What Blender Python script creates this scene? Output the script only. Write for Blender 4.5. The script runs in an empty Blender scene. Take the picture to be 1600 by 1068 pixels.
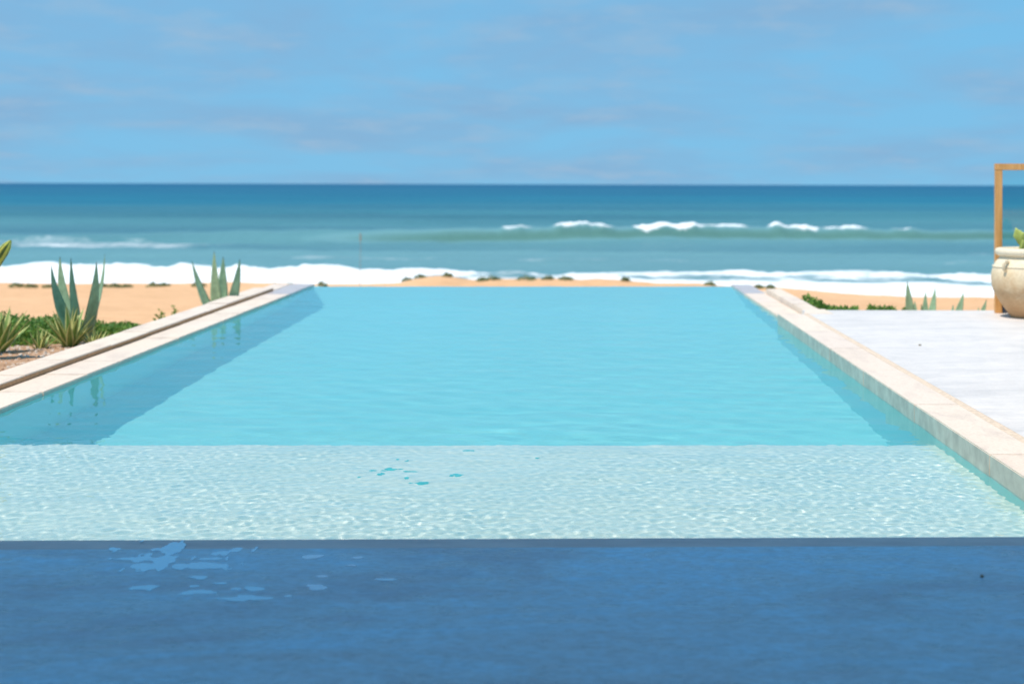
import bpy, bmesh, math, random
import numpy as np
from mathutils import Vector, Matrix

random.seed(7)
rng = np.random.default_rng(11)
scene = bpy.context.scene
COL = scene.collection

# ------------------------------------------------------------------ camera
F = 50.0
cam_d = bpy.data.cameras.new('camera')
cam = bpy.data.objects.new('camera', cam_d)
COL.objects.link(cam)
cam.location = (0, 0, 1.5)
cam.rotation_euler = (math.radians(90), -0.0025, 0)
cam_d.lens = F
cam_d.sensor_width = 36
cam_d.shift_x = -110 / 1600
cam_d.shift_y = -246 / 1600
cam_d.clip_start = 0.1
cam_d.clip_end = 200000
cam_d.dof.use_dof = True
cam_d.dof.focus_distance = 7.6
cam_d.dof.aperture_fstop = 2.1
scene.camera = cam

# ------------------------------------------------------------------ sky, sun, exposure
SUN_EL = math.radians(65)
SUN_H = Vector((-0.75, -0.66, 0)).normalized()          # horizontal direction towards the sun
to_sun = Vector((SUN_H.x * math.cos(SUN_EL), SUN_H.y * math.cos(SUN_EL), math.sin(SUN_EL)))
world = bpy.data.worlds.new('World')
scene.world = world
world.use_nodes = True
wn, wl = world.node_tree.nodes, world.node_tree.links
wn.clear()
w_out = wn.new('ShaderNodeOutputWorld')
w_bg = wn.new('ShaderNodeBackground')
w_bg.inputs['Strength'].default_value = 0.15
sky = wn.new('ShaderNodeTexSky')
sky.sky_type = 'NISHITA'
sky.sun_disc = False
sky.sun_elevation = SUN_EL
sky.sun_rotation = math.atan2(SUN_H.x, SUN_H.y)
sky.altitude = 0
sky.air_density = 1.0
sky.dust_density = 0.15
sky.ozone_density = 2.0
tint = wn.new('ShaderNodeMix'); tint.data_type = 'RGBA'; tint.blend_type = 'MULTIPLY'
tint.inputs[0].default_value = 1.0
tint.inputs[7].default_value = (0.52, 1.18, 1.18, 1)
# clear marine air: the horizon is as blue as the sky higher up
skm = wn.new('ShaderNodeVectorMath'); skm.operation = 'MULTIPLY_ADD'
skm.inputs[1].default_value = (1, 1, 0.85); skm.inputs[2].default_value = (0, 0, 0.24)
skn = wn.new('ShaderNodeVectorMath'); skn.operation = 'NORMALIZE'
sktc = wn.new('ShaderNodeTexCoord')
wl.new(sktc.outputs['Generated'], skm.inputs[0]); wl.new(skm.outputs[0], skn.inputs[0]); wl.new(skn.outputs[0], sky.inputs[0])
wl.new(sky.outputs[0], tint.inputs[6])
# thin clouds: noise on the direction, squeezed towards the horizon
tc = wn.new('ShaderNodeTexCoord')
sep = wn.new('ShaderNodeSeparateXYZ')
wl.new(tc.outputs['Generated'], sep.inputs[0])
addz = wn.new('ShaderNodeMath'); addz.operation = 'ADD'; addz.inputs[1].default_value = 0.16
wl.new(sep.outputs[2], addz.inputs[0])
mxz = wn.new('ShaderNodeMath'); mxz.operation = 'MAXIMUM'; mxz.inputs[1].default_value = 0.03
wl.new(addz.outputs[0], mxz.inputs[0])
dx = wn.new('ShaderNodeMath'); dx.operation = 'DIVIDE'
dy = wn.new('ShaderNodeMath'); dy.operation = 'DIVIDE'
wl.new(sep.outputs[0], dx.inputs[0]); wl.new(mxz.outputs[0], dx.inputs[1])
wl.new(sep.outputs[1], dy.inputs[0]); wl.new(mxz.outputs[0], dy.inputs[1])
comb = wn.new('ShaderNodeCombineXYZ')
wl.new(dx.outputs[0], comb.inputs[0]); wl.new(dy.outputs[0], comb.inputs[1])
cn = wn.new('ShaderNodeTexNoise')
cn.inputs['Scale'].default_value = 0.8
cn.inputs['Detail'].default_value = 8
cn.inputs['Roughness'].default_value = 0.58
cn.inputs['Distortion'].default_value = 0.3
wl.new(comb.outputs[0], cn.inputs['Vector'])
cr = wn.new('ShaderNodeValToRGB')
cr.color_ramp.elements[0].position = 0.40; cr.color_ramp.elements[0].color = (0, 0, 0, 1)
cr.color_ramp.elements[1].position = 0.62; cr.color_ramp.elements[1].color = (1, 1, 1, 1)
wl.new(cn.outputs[0], cr.inputs[0])
camt = wn.new('ShaderNodeMath'); camt.operation = 'MULTIPLY'; camt.inputs[1].default_value = 0.6
wl.new(cr.outputs[0], camt.inputs[0])
cmix = wn.new('ShaderNodeMix'); cmix.data_type = 'RGBA'
cmix.inputs[7].default_value = (1.32, 2.06, 3.10, 1)
wl.new(camt.outputs[0], cmix.inputs[0])
# paler band of air towards the horizon, all the way round
hz = wn.new('ShaderNodeMapRange'); hz.interpolation_type = 'SMOOTHSTEP'
hz.inputs[1].default_value = -0.3; hz.inputs[2].default_value = 0.55; hz.inputs[3].default_value = 1.0; hz.inputs[4].default_value = 0.0
wl.new(sep.outputs[2], hz.inputs[0])
hmix = wn.new('ShaderNodeMix'); hmix.data_type = 'RGBA'
hmix.inputs[7].default_value = (1.14, 2.22, 3.22, 1)
wl.new(hz.outputs[0], hmix.inputs[0]); wl.new(tint.outputs[2], hmix.inputs[6])
wl.new(hmix.outputs[2], cmix.inputs[6])
# small pale wisps inside the cloud bands
cn2 = wn.new('ShaderNodeTexNoise')
cn2.inputs['Scale'].default_value = 3.6; cn2.inputs['Detail'].default_value = 7; cn2.inputs['Roughness'].default_value = 0.6
wl.new(comb.outputs[0], cn2.inputs['Vector'])
cr2 = wn.new('ShaderNodeValToRGB')
cr2.color_ramp.elements[0].position = 0.48; cr2.color_ramp.elements[0].color = (0, 0, 0, 1)
cr2.color_ramp.elements[1].position = 0.74; cr2.color_ramp.elements[1].color = (1, 1, 1, 1)
wl.new(cn2.outputs[0], cr2.inputs[0])
wm = wn.new('ShaderNodeMath'); wm.operation = 'MULTIPLY'
wl.new(cr2.outputs[0], wm.inputs[0]); wl.new(cr.outputs[0], wm.inputs[1])
wmix = wn.new('ShaderNodeMix'); wmix.data_type = 'RGBA'
wmix.inputs[7].default_value = (1.8, 2.6, 3.45, 1)
wl.new(wm.outputs[0], wmix.inputs[0]); wl.new(cmix.outputs[2], wmix.inputs[6])
wl.new(wmix.outputs[2], w_bg.inputs['Color'])
wl.new(w_bg.outputs[0], w_out.inputs['Surface'])

sun_d = bpy.data.lights.new('sun', 'SUN')
sun_d.energy = 3.45
sun_d.angle = math.radians(0.53)
sun_d.color = (1.0, 0.88, 0.75)
sun_d.cycles.is_caustics_light = True
sun = bpy.data.objects.new('sun', sun_d)
COL.objects.link(sun)
sun.rotation_euler = to_sun.to_track_quat('Z', 'Y').to_euler()
sun.location = (-10, -10, 20)

vs = scene.view_settings
vs.view_transform = 'Standard'
vs.look = 'None'
vs.exposure = 0.4
vs.gamma = 1.0
vs.use_curve_mapping = False
scene.cycles.max_bounces = 14
scene.cycles.diffuse_bounces = 9
scene.cycles.transmission_bounces = 8
scene.cycles.caustics_reflective = False
scene.cycles.caustics_refractive = True
scene.cycles.sample_clamp_indirect = 4.0
scene.cycles.use_denoising = True

# ------------------------------------------------------------------ helpers
FP = F / 36 * 1600


def at(px, py, z=None, Y=None):
    """point seen at a pixel of the 1600x1068 photograph on height z or at depth Y"""
    hy = 288.3 + (px - 910) * 0.0025
    if Y is None:
        Y = FP * (1.5 - z) / (py - hy)
    return Vector(((px - 910) / FP * Y, Y, 1.5 - (py - hy) * Y / FP))


def set_props(o, label=None, cat=None, group=None, kind=None):
    if label: o['label'] = label
    if cat: o['category'] = cat
    if group: o['group'] = group
    if kind: o['kind'] = kind
    return o


def link(name, me, mat=None, parent=None):
    o = bpy.data.objects.new(name, me)
    COL.objects.link(o)
    if mat is not None and me is not None and not me.materials:
        me.materials.append(mat)
    if parent is not None:
        o.parent = parent
    return o


def empty(name, loc=(0, 0, 0)):
    o = bpy.data.objects.new(name, None)
    o.empty_display_size = 0.1
    COL.objects.link(o)
    o.location = loc
    return o


def mesh_np(name, verts, faces, smooth=True):
    me = bpy.data.meshes.new(name)
    verts = np.asarray(verts, dtype=np.float32)
    faces = np.asarray(faces, dtype=np.int32)
    n = faces.shape[1]
    me.vertices.add(len(verts)); me.vertices.foreach_set('co', verts.ravel())
    me.loops.add(faces.size); me.loops.foreach_set('vertex_index', faces.ravel())
    me.polygons.add(len(faces))
    me.polygons.foreach_set('loop_start', np.arange(len(faces), dtype=np.int32) * n)
    me.polygons.foreach_set('loop_total', np.full(len(faces), n, dtype=np.int32))
    me.polygons.foreach_set('use_smooth', np.full(len(faces), smooth))
    me.update(calc_edges=True)
    return me


def fattr(me, name, vals):
    a = me.attributes.new(name, 'FLOAT', 'POINT')
    a.data.foreach_set('value', np.asarray(vals, dtype=np.float32))


def grid_mesh(name, xs, ys, zfun, skip=None):
    X, Y = np.meshgrid(xs, ys)
    Z = zfun(X, Y)
    nx, ny = len(xs), len(ys)
    idx = np.arange(nx * ny).reshape(ny, nx)
    f = np.stack([idx[:-1, :-1], idx[:-1, 1:], idx[1:, 1:], idx[1:, :-1]], -1).reshape(-1, 4)
    if skip is not None:
        cx = (X[:-1, :-1] + X[1:, 1:]).ravel() / 2
        cy = (Y[:-1, :-1] + Y[1:, 1:]).ravel() / 2
        f = f[~skip(cx, cy)]
    return mesh_np(name, np.stack([X, Y, Z], -1).reshape(-1, 3), f), X, Y


def vnoise(x, y, seed=0):
    xi = np.floor(x).astype(np.int64); yi = np.floor(y).astype(np.int64)
    xf = x - xi; yf = y - yi
    u = xf * xf * (3 - 2 * xf); v = yf * yf * (3 - 2 * yf)

    def h(a, b):
        n = (a * 374761393 + b * 668265263 + seed * 982451653) & 0x7fffffff
        n = ((n ^ (n >> 13)) * 1274126177) & 0x7fffffff
        return ((n ^ (n >> 16)) & 0xffff) / 65535.0
    return (h(xi, yi) * (1 - u) + h(xi + 1, yi) * u) * (1 - v) + (h(xi, yi + 1) * (1 - u) + h(xi + 1, yi + 1) * u) * v


def fbm(x, y, seed=0, oct=4, gain=0.5):
    s = 0; a = 1; t = 0
    for k in range(oct):
        s = s + a * vnoise(x * 2 ** k + 13.7 * k, y * 2 ** k - 7.3 * k, seed + k)
        t += a; a *= gain
    return s / t


def sst(a, b, x):
    t = np.clip((x - a) / (b - a), 0, 1)
    return t * t * (3 - 2 * t)


def box_bm(bm, x0, x1, y0, y1, z0, z1, bevel=0.0):
    vs_ = [bm.verts.new(p) for p in ((x0, y0, z0), (x1, y0, z0), (x1, y1, z0), (x0, y1, z0),
                                     (x0, y0, z1), (x1, y0, z1), (x1, y1, z1), (x0, y1, z1))]
    fs = [(0, 3, 2, 1), (4, 5, 6, 7), (0, 1, 5, 4), (1, 2, 6, 5), (2, 3, 7, 6), (3, 0, 4, 7)]
    faces = [bm.faces.new([vs_[i] for i in f]) for f in fs]
    if bevel:
        bmesh.ops.bevel(bm, geom=list({e for f in faces for e in f.edges}), offset=bevel, segments=2, affect='EDGES')


def bm_mesh(name, bm, smooth=False):
    bmesh.ops.recalc_face_normals(bm, faces=bm.faces)
    me = bpy.data.meshes.new(name)
    bm.to_mesh(me); bm.free()
    if smooth:
        me.polygons.foreach_set('use_smooth', [True] * len(me.polygons))
    return me


def box(name, x0, x1, y0, y1, z0, z1, mat, parent=None, bevel=0.0):
    bm = bmesh.new()
    box_bm(bm, x0, x1, y0, y1, z0, z1, bevel)
    return link(name, bm_mesh(name, bm), mat, parent)


def prism_bm(bm, pts, z0, z1):
    """pts: plan outline"""
    lo = [bm.verts.new((p[0], p[1], z0)) for p in pts]
    hi = [bm.verts.new((p[0], p[1], z1)) for p in pts]
    n = len(pts)
    bm.faces.new(lo[::-1]); bm.faces.new(hi)
    for i in range(n):
        bm.faces.new((lo[i], lo[(i + 1) % n], hi[(i + 1) % n], hi[i]))


def tube_bm(bm, pts, radii, seg=10, cap=True):
    rings = []
    for i, p in enumerate(pts):
        p = Vector(p)
        d = (Vector(pts[min(i + 1, len(pts) - 1)]) - Vector(pts[max(i - 1, 0)])).normalized()
        a = d.cross(Vector((0, 1, 0.01))).normalized()
        b = d.cross(a).normalized()
        rings.append([bm.verts.new(p + (a * math.cos(2 * math.pi * k / seg) + b * math.sin(2 * math.pi * k / seg)) * radii[i]) for k in range(seg)])
    for r0, r1 in zip(rings, rings[1:]):
        for k in range(seg):
            bm.faces.new((r0[k], r0[(k + 1) % seg], r1[(k + 1) % seg], r1[k]))
    if cap:
        bm.faces.new(rings[0][::-1]); bm.faces.new(rings[-1])


class NT:
    """small node-building helper"""
    def __init__(self, name):
        self.m = bpy.data.materials.new(name)
        self.m.use_nodes = True
        self.n = self.m.node_tree.nodes; self.l = self.m.node_tree.links
        self.b = self.n['Principled BSDF']
        self.out = self.n['Material Output']
        self.geo = None

    def pos(self, scale=(1, 1, 1)):
        if self.geo is None:
            self.geo = self.n.new('ShaderNodeNewGeometry')
        mp = self.n.new('ShaderNodeMapping'); mp.inputs['Scale'].default_value = scale
        self.l.new(self.geo.outputs['Position'], mp.inputs['Vector'])
        return mp.outputs[0]

    def noise(self, scale, detail=4, rough=0.55, vec=None, dist=0.0):
        t = self.n.new('ShaderNodeTexNoise')
        t.inputs['Scale'].default_value = scale; t.inputs['Detail'].default_value = detail
        t.inputs['Roughness'].default_value = rough; t.inputs['Distortion'].default_value = dist
        self.l.new(vec if vec is not None else self.pos(), t.inputs['Vector'])
        return t.outputs[0]

    def ramp(self, fac, stops):
        r = self.n.new('ShaderNodeValToRGB')
        el = r.color_ramp.elements
        while len(el) < len(stops): el.new(0.5)
        for e, (p, c) in zip(el, stops):
            e.position = p
            e.color = (*c, 1) if len(c) == 3 else c
        self.l.new(fac, r.inputs[0])
        return r.outputs[0]

    def mix(self, fac, a, b, mode='MIX'):
        m = self.n.new('ShaderNodeMix'); m.data_type = 'RGBA'; m.blend_type = mode
        for s, i in ((fac, 0), (a, 6), (b, 7)):
            if isinstance(s, (int, float)): m.inputs[i].default_value = s
            elif isinstance(s, tuple): m.inputs[i].default_value = (*s, 1)
            else: self.l.new(s, m.inputs[i])
        return m.outputs[2]

    def math(self, op, a, b=0.0):
        m = self.n.new('ShaderNodeMath'); m.operation = op
        for s, i in ((a, 0), (b, 1)):
            if isinstance(s, (int, float)): m.inputs[i].default_value = s
            else: self.l.new(s, m.inputs[i])
        return m.outputs[0]

    def attr(self, name):
        a = self.n.new('ShaderNodeAttribute'); a.attribute_name = name
        return a.outputs['Fac']

    def objrand(self):
        return self.n.new('ShaderNodeObjectInfo').outputs['Random']

    def bump(self, h, strength=0.3, dist=0.01):
        b = self.n.new('ShaderNodeBump'); b.inputs['Strength'].default_value = strength
        b.inputs['Distance'].default_value = dist
        self.l.new(h, b.inputs['Height']); self.l.new(b.outputs[0], self.b.inputs['Normal'])

    def set(self, color=None, rough=None, spec=None):
        for s, k in ((color, 'Base Color'), (rough, 'Roughness'), (spec, 'Specular IOR Level')):
            if s is None: continue
            if isinstance(s, (int, float)): self.b.inputs[k].default_value = s
            elif isinstance(s, tuple): self.b.inputs[k].default_value = (*s, 1)
            else: self.l.new(s, self.b.inputs[k])
        return self.m


# ------------------------------------------------------------------ materials
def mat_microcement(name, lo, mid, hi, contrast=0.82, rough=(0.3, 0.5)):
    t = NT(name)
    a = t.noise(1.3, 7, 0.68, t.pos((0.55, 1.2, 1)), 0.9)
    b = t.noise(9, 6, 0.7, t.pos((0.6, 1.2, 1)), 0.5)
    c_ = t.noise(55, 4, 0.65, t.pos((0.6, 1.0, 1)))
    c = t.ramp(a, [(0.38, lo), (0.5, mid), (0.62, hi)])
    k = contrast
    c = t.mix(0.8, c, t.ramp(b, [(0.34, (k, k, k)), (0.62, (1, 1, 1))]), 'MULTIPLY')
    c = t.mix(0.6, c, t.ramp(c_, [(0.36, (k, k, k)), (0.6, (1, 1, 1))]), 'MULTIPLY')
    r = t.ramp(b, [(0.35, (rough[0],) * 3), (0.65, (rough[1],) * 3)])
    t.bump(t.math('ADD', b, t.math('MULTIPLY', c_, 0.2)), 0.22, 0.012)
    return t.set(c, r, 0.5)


def mat_edge():
    t = NT('edge_stone')
    a = t.noise(5, 6, 0.6, t.pos((0.5, 2, 1)))
    c = t.ramp(a, [(0.3, (0.30, 0.28, 0.30)), (0.6, (0.44, 0.42, 0.43))])
    t.bump(a, 0.15, 0.01)
    return t.set(c, 0.42, 0.4)


def mat_coping():
    t = NT('coping_limestone')
    a = t.noise(3, 7, 0.6, t.pos((2, 0.8, 2)), 0.5)
    g = t.noise(60, 3, 0.6)
    rnd = t.objrand()
    c0 = t.ramp(rnd, [(0.0, (0.77, 0.65, 0.53)), (0.35, (0.79, 0.69, 0.575)), (0.62, (0.755, 0.65, 0.56)), (1.0, (0.79, 0.675, 0.55))])
    c = t.mix(0.7, c0, t.ramp(a, [(0.3, (0.80, 0.77, 0.78)), (0.5, (0.98, 0.97, 0.96)), (0.7, (1, 1, 1))]), 'MULTIPLY')
    c = t.mix(0.35, c, t.ramp(g, [(0.35, (0.7, 0.65, 0.6)), (0.55, (1, 1, 1))]), 'MULTIPLY')
    t.bump(t.math('ADD', t.math('MULTIPLY', g, 0.25), a), 0.25, 0.01)
    return t.set(c, 0.65, 0.3)


def mat_wet_coping():
    t = NT('wet_limestone')
    a = t.noise(4, 6, 0.6)
    c = t.ramp(a, [(0.3, (0.50, 0.43, 0.42)), (0.65, (0.62, 0.54, 0.50))])
    return t.set(c, 0.28, 0.5)


def mat_plaster(name, c1, c2):
    t = NT(name)
    a = t.noise(1.6, 6, 0.6)
    t.bump(t.noise(35, 3), 0.1, 0.01)
    return t.set(t.ramp(a, [(0.3, c1), (0.7, c2)]), 0.8, 0.2)


def mat_water():
    t = NT('pool_water')
    t.n.remove(t.b)
    g = t.n.new('ShaderNodeBsdfGlass')
    g.inputs['Roughness'].default_value = 0.0
    g.inputs['IOR'].default_value = 1.33
    df = t.n.new('ShaderNodeBsdfDiffuse')                 # milky water: cyan diffuse stands in for scattered light and lifts shade
    df.inputs[0].default_value = (0.14, 0.86, 0.98, 1)
    mx = t.n.new('ShaderNodeMixShader'); mx.inputs[0].default_value = 0.12
    t.l.new(g.outputs[0], mx.inputs[1]); t.l.new(df.outputs[0], mx.inputs[2])
    t.l.new(mx.outputs[0], t.out.inputs['Surface'])
    return t.m


def mat_sand():
    t = NT('sand')
    a = t.noise(0.12, 5, 0.6)
    b = t.noise(2.2, 6, 0.65)
    c = t.noise(40, 4, 0.7)
    col = t.ramp(a, [(0.3, (0.70, 0.42, 0.225)), (0.7, (0.80, 0.49, 0.275))])
    col = t.mix(0.5, col, t.ramp(b, [(0.3, (0.70, 0.66, 0.62)), (0.6, (1, 1, 1))]), 'MULTIPLY')
    t.bump(t.math('ADD', b, t.math('MULTIPLY', c, 0.15)), 0.5, 0.12)
    return t.set(col, 0.9, 0.1)


def mat_sea():
    t = NT('sea_water')
    foam = t.attr('foam'); turb = t.attr('turbid')
    n1 = t.noise(0.5, 8, 0.65, t.pos((0.5, 1, 1)), 0.5)
    n2 = t.noise(1.0, 6, 0.7, t.pos((0.7, 1.1, 1)))
    base = t.ramp(turb, [(0.0, (0.002, 0.085, 0.185)), (0.28, (0.006, 0.14, 0.225)), (0.5, (0.05, 0.185, 0.23)), (0.8, (0.13, 0.29, 0.33)), (1.0, (0.085, 0.20, 0.185))])
    base = t.mix(0.55, base, t.ramp(t.noise(0.02, 5, 0.6, t.pos((0.25, 1.6, 1))), [(0.36, (0.55, 0.65, 0.74)), (0.62, (1.2, 1.15, 1.08))]), 'MULTIPLY')
    n3 = t.noise(1.5, 6, 0.7, t.pos((1, 1.2, 2)), 0.8)
    fm = t.math('ADD', foam, t.math('MULTIPLY', t.math('SUBTRACT', n1, 0.5), 0.7))
    fm = t.math('ADD', fm, t.math('MULTIPLY', t.math('SUBTRACT', n3, 0.5), 0.55))
    fr = t.ramp(fm, [(0.30, (0, 0, 0)), (0.46, (0.25, 0.25, 0.25)), (0.74, (1, 1, 1))])
    col = t.mix(fr, base, t.ramp(n2, [(0.3, (0.78, 0.85, 0.87)), (0.55, (0.93, 0.94, 0.94))]))
    rgh = t.ramp(fr, [(0, (0.34, 0.34, 0.34)), (1, (0.9, 0.9, 0.9))])
    t.bump(t.math('ADD', n1, t.math('MULTIPLY', n2, 0.5)), 0.7, 0.35)
    return t.set(col, rgh, 0.02)


def mat_leaf(name, c_mid, c_edge, c_tip, edge=(0.8, 0.95), c_alt=None):
    t = NT(name)
    s = t.attr('s'); u = t.attr('u')
    n = t.noise(14, 4, 0.6)
    mid = t.ramp(n, [(0.35, tuple(v * 0.82 for v in c_mid)), (0.65, tuple(min(1, v * 1.12) for v in c_mid))])
    if c_alt:
        mid = t.mix(t.ramp(u, [(0.25, (0, 0, 0)), (0.9, (0.8, 0.8, 0.8))]), mid, c_alt)
    c = t.mix(t.ramp(s, [(edge[0], (0, 0, 0)), (edge[1], (1, 1, 1))]), mid, c_edge)
    c = t.mix(t.ramp(u, [(0.955, (0, 0, 0)), (0.985, (1, 1, 1))]), c, c_tip)
    t.bump(t.noise(30, 3, 0.5, t.pos((1, 1, 0.15))), 0.15, 0.01)
    return t.set(c, 0.5, 0.35)


def mat_foliage(name, ca, cb, cc):
    t = NT(name)
    v = t.attr('rnd')
    m = t.set(t.ramp(v, [(0.0, ca), (0.55, cb), (1.0, cc)]), 0.5, 0.3)
    tr = t.n.new('ShaderNodeBsdfTranslucent'); mx = t.n.new('ShaderNodeMixShader'); mx.inputs[0].default_value = 0.25
    tr.inputs[0].default_value = (*cc, 1)
    t.l.new(t.b.outputs[0], mx.inputs[1]); t.l.new(tr.outputs[0], mx.inputs[2]); t.l.new(mx.outputs[0], t.out.inputs['Surface'])
    return m


def mat_wood():
    t = NT('warm_wood')
    w = t.noise(6, 5, 0.6, t.pos((9, 9, 0.6)), 0.4)
    t.bump(w, 0.15, 0.01)
    return t.set(t.ramp(w, [(0.3, (0.50, 0.24, 0.07)), (0.6, (0.70, 0.37, 0.13)), (0.8, (0.76, 0.44, 0.18))]), 0.5, 0.4)


def mat_jar():
    t = NT('whitewashed_clay')
    n = t.noise(5, 6, 0.65, None, 0.4)
    n2 = t.noise(40, 4, 0.6)
    z = t.n.new('ShaderNodeSeparateXYZ'); t.l.new(t.pos(), z.inputs[0])
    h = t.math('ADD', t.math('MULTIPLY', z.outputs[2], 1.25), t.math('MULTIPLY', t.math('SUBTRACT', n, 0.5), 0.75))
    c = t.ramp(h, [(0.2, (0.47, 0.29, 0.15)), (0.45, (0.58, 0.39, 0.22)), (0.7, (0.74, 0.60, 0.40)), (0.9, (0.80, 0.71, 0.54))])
    c = t.mix(0.4, c, t.ramp(n2, [(0.35, (0.72, 0.68, 0.62)), (0.6, (1, 1, 1))]), 'MULTIPLY')
    t.bump(t.math('ADD', n, t.math('MULTIPLY', n2, 0.3)), 0.3, 0.012)
    return t.set(c, 0.75, 0.25)


def mat_plain(name, c, rough=0.6, spec=0.4, var=0.15, sc=12):
    t = NT(name)
    n = t.noise(sc, 5, 0.6)
    return t.set(t.ramp(n, [(0.3, tuple(v * (1 - var) for v in c)), (0.7, tuple(min(1, v * (1 + var)) for v in c))]), rough, spec)


def mat_glass():
    t = NT('clear_glass')
    t.n.remove(t.b)
    tr = t.n.new('ShaderNodeBsdfTransparent'); tr.inputs[0].default_value = (0.80, 0.93, 0.94, 1)
    gl = t.n.new('ShaderNodeBsdfGlossy'); gl.inputs['Roughness'].default_value = 0.02
    fr = t.n.new('ShaderNodeFresnel'); fr.inputs['IOR'].default_value = 1.5
    mx = t.n.new('ShaderNodeMixShader')
    t.l.new(fr.outputs[0], mx.inputs[0]); t.l.new(tr.outputs[0], mx.inputs[1]); t.l.new(gl.outputs[0], mx.inputs[2])
    t.l.new(mx.outputs[0], t.out.inputs['Surface'])
    return t.m


M = dict(
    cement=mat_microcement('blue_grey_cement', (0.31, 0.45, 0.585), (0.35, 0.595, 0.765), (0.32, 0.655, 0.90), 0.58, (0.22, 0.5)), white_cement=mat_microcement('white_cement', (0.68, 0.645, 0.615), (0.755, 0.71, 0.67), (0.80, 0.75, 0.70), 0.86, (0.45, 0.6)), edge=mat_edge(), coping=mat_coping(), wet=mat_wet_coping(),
    shelf=mat_plaster('shelf_plaster', (0.76, 0.81, 0.72), (0.87, 0.88, 0.78)),
    basin=mat_plaster('basin_plaster', (0.24, 0.67, 0.67), (0.275, 0.71, 0.70)),
    water=mat_water(), sand=mat_sand(), sea=mat_sea(), wood=mat_wood(), jar=mat_jar(), glass=mat_glass(),
    agave=mat_leaf('agave_leaf', (0.27, 0.43, 0.27), (0.36, 0.50, 0.30), (0.07, 0.06, 0.04), (0.9, 1.0)),
    vari=mat_leaf('variegated_leaf', (0.15, 0.27, 0.07), (0.74, 0.70, 0.28), (0.25, 0.17, 0.08), (0.5, 0.72)),
    shrub=mat_foliage('shrub_leaf', (0.055, 0.15, 0.03), (0.12, 0.27, 0.045), (0.27, 0.41, 0.09)),
    dune=mat_foliage('dune_leaf', (0.09, 0.15, 0.06), (0.17, 0.25, 0.10), (0.30, 0.34, 0.16)),
    stem=mat_plain('stem', (0.14, 0.10, 0.06)),
    cactus=mat_plain('cactus_skin', (0.10, 0.17, 0.04), 0.5, 0.4, 0.3),
    rib=mat_plain('cactus_rib', (0.55, 0.55, 0.10), 0.5, 0.3, 0.2),
    pad=mat_plain('pale_pad', (0.45, 0.52, 0.13), 0.5, 0.4, 0.2),
    white=mat_plain('white_render', (0.74, 0.74, 0.72), 0.8, 0.2, 0.05, 3),
    slate=mat_plain('slate', (0.035, 0.05, 0.075), 0.5, 0.4),
    soil=mat_plain('garden_soil', (0.42, 0.26, 0.16), 0.95, 0.1, 0.3, 9),
    driftwood=mat_plain('driftwood', (0.30, 0.29, 0.24), 0.8, 0.2),
    flake=mat_plain('turquoise_paint', (0.01, 0.50, 0.48), 0.6, 0.3, 0.1),
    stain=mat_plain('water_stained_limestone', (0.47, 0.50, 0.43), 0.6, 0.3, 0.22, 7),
    grout=mat_plain('bedding_mortar', (0.66, 0.54, 0.42), 0.9, 0.1, 0.2, 40),
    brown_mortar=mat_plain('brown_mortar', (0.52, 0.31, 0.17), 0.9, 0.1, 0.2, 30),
)


def mat_pebble():
    t = NT('pebble')
    v = t.attr('rnd')
    return t.set(t.ramp(v, [(0, (0.36, 0.22, 0.14)), (0.35, (0.52, 0.34, 0.22)), (0.6, (0.62, 0.50, 0.40)), (0.85, (0.70, 0.64, 0.56)), (1, (0.28, 0.25, 0.22))]), 0.8, 0.2)


def mat_puddle():
    t = NT('puddle_water')
    t.b.inputs['Coat Weight'].default_value = 1.0
    t.b.inputs['Coat Roughness'].default_value = 0.02
    t.b.inputs['Coat IOR'].default_value = 1.33
    a = t.noise(3, 4)
    return t.set(t.ramp(a, [(0.3, (0.12, 0.45, 0.70)), (0.7, (0.15, 0.51, 0.77))]), 0.15, 0.5)  # blue of the reflected sky is put into the base colour


M['pebble'] = mat_pebble(); M['puddle'] = mat_puddle()

# ------------------------------------------------------------------ layout numbers (metres, water level = 0)
EDGE_L, EDGE_R = (-2.29, 5.605), (1.76, 5.705)         # two points on the front edge of the pool


def edge_y(x): return EDGE_L[1] + (x - EDGE_L[0]) * (EDGE_R[1] - EDGE_L[1]) / (EDGE_R[0] - EDGE_L[0])
def far_y(x): return 20.73 + (x + 3.92) * (20.95 - 20.73) / 6.14
def left_x(y): return -3.75 - (y - 5.6) * 0.17 / 15.2


RX_NEAR, RX_FAR, Y_STEP = 2.11, 2.20, 15.35
DECK_Z = 0.10

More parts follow.
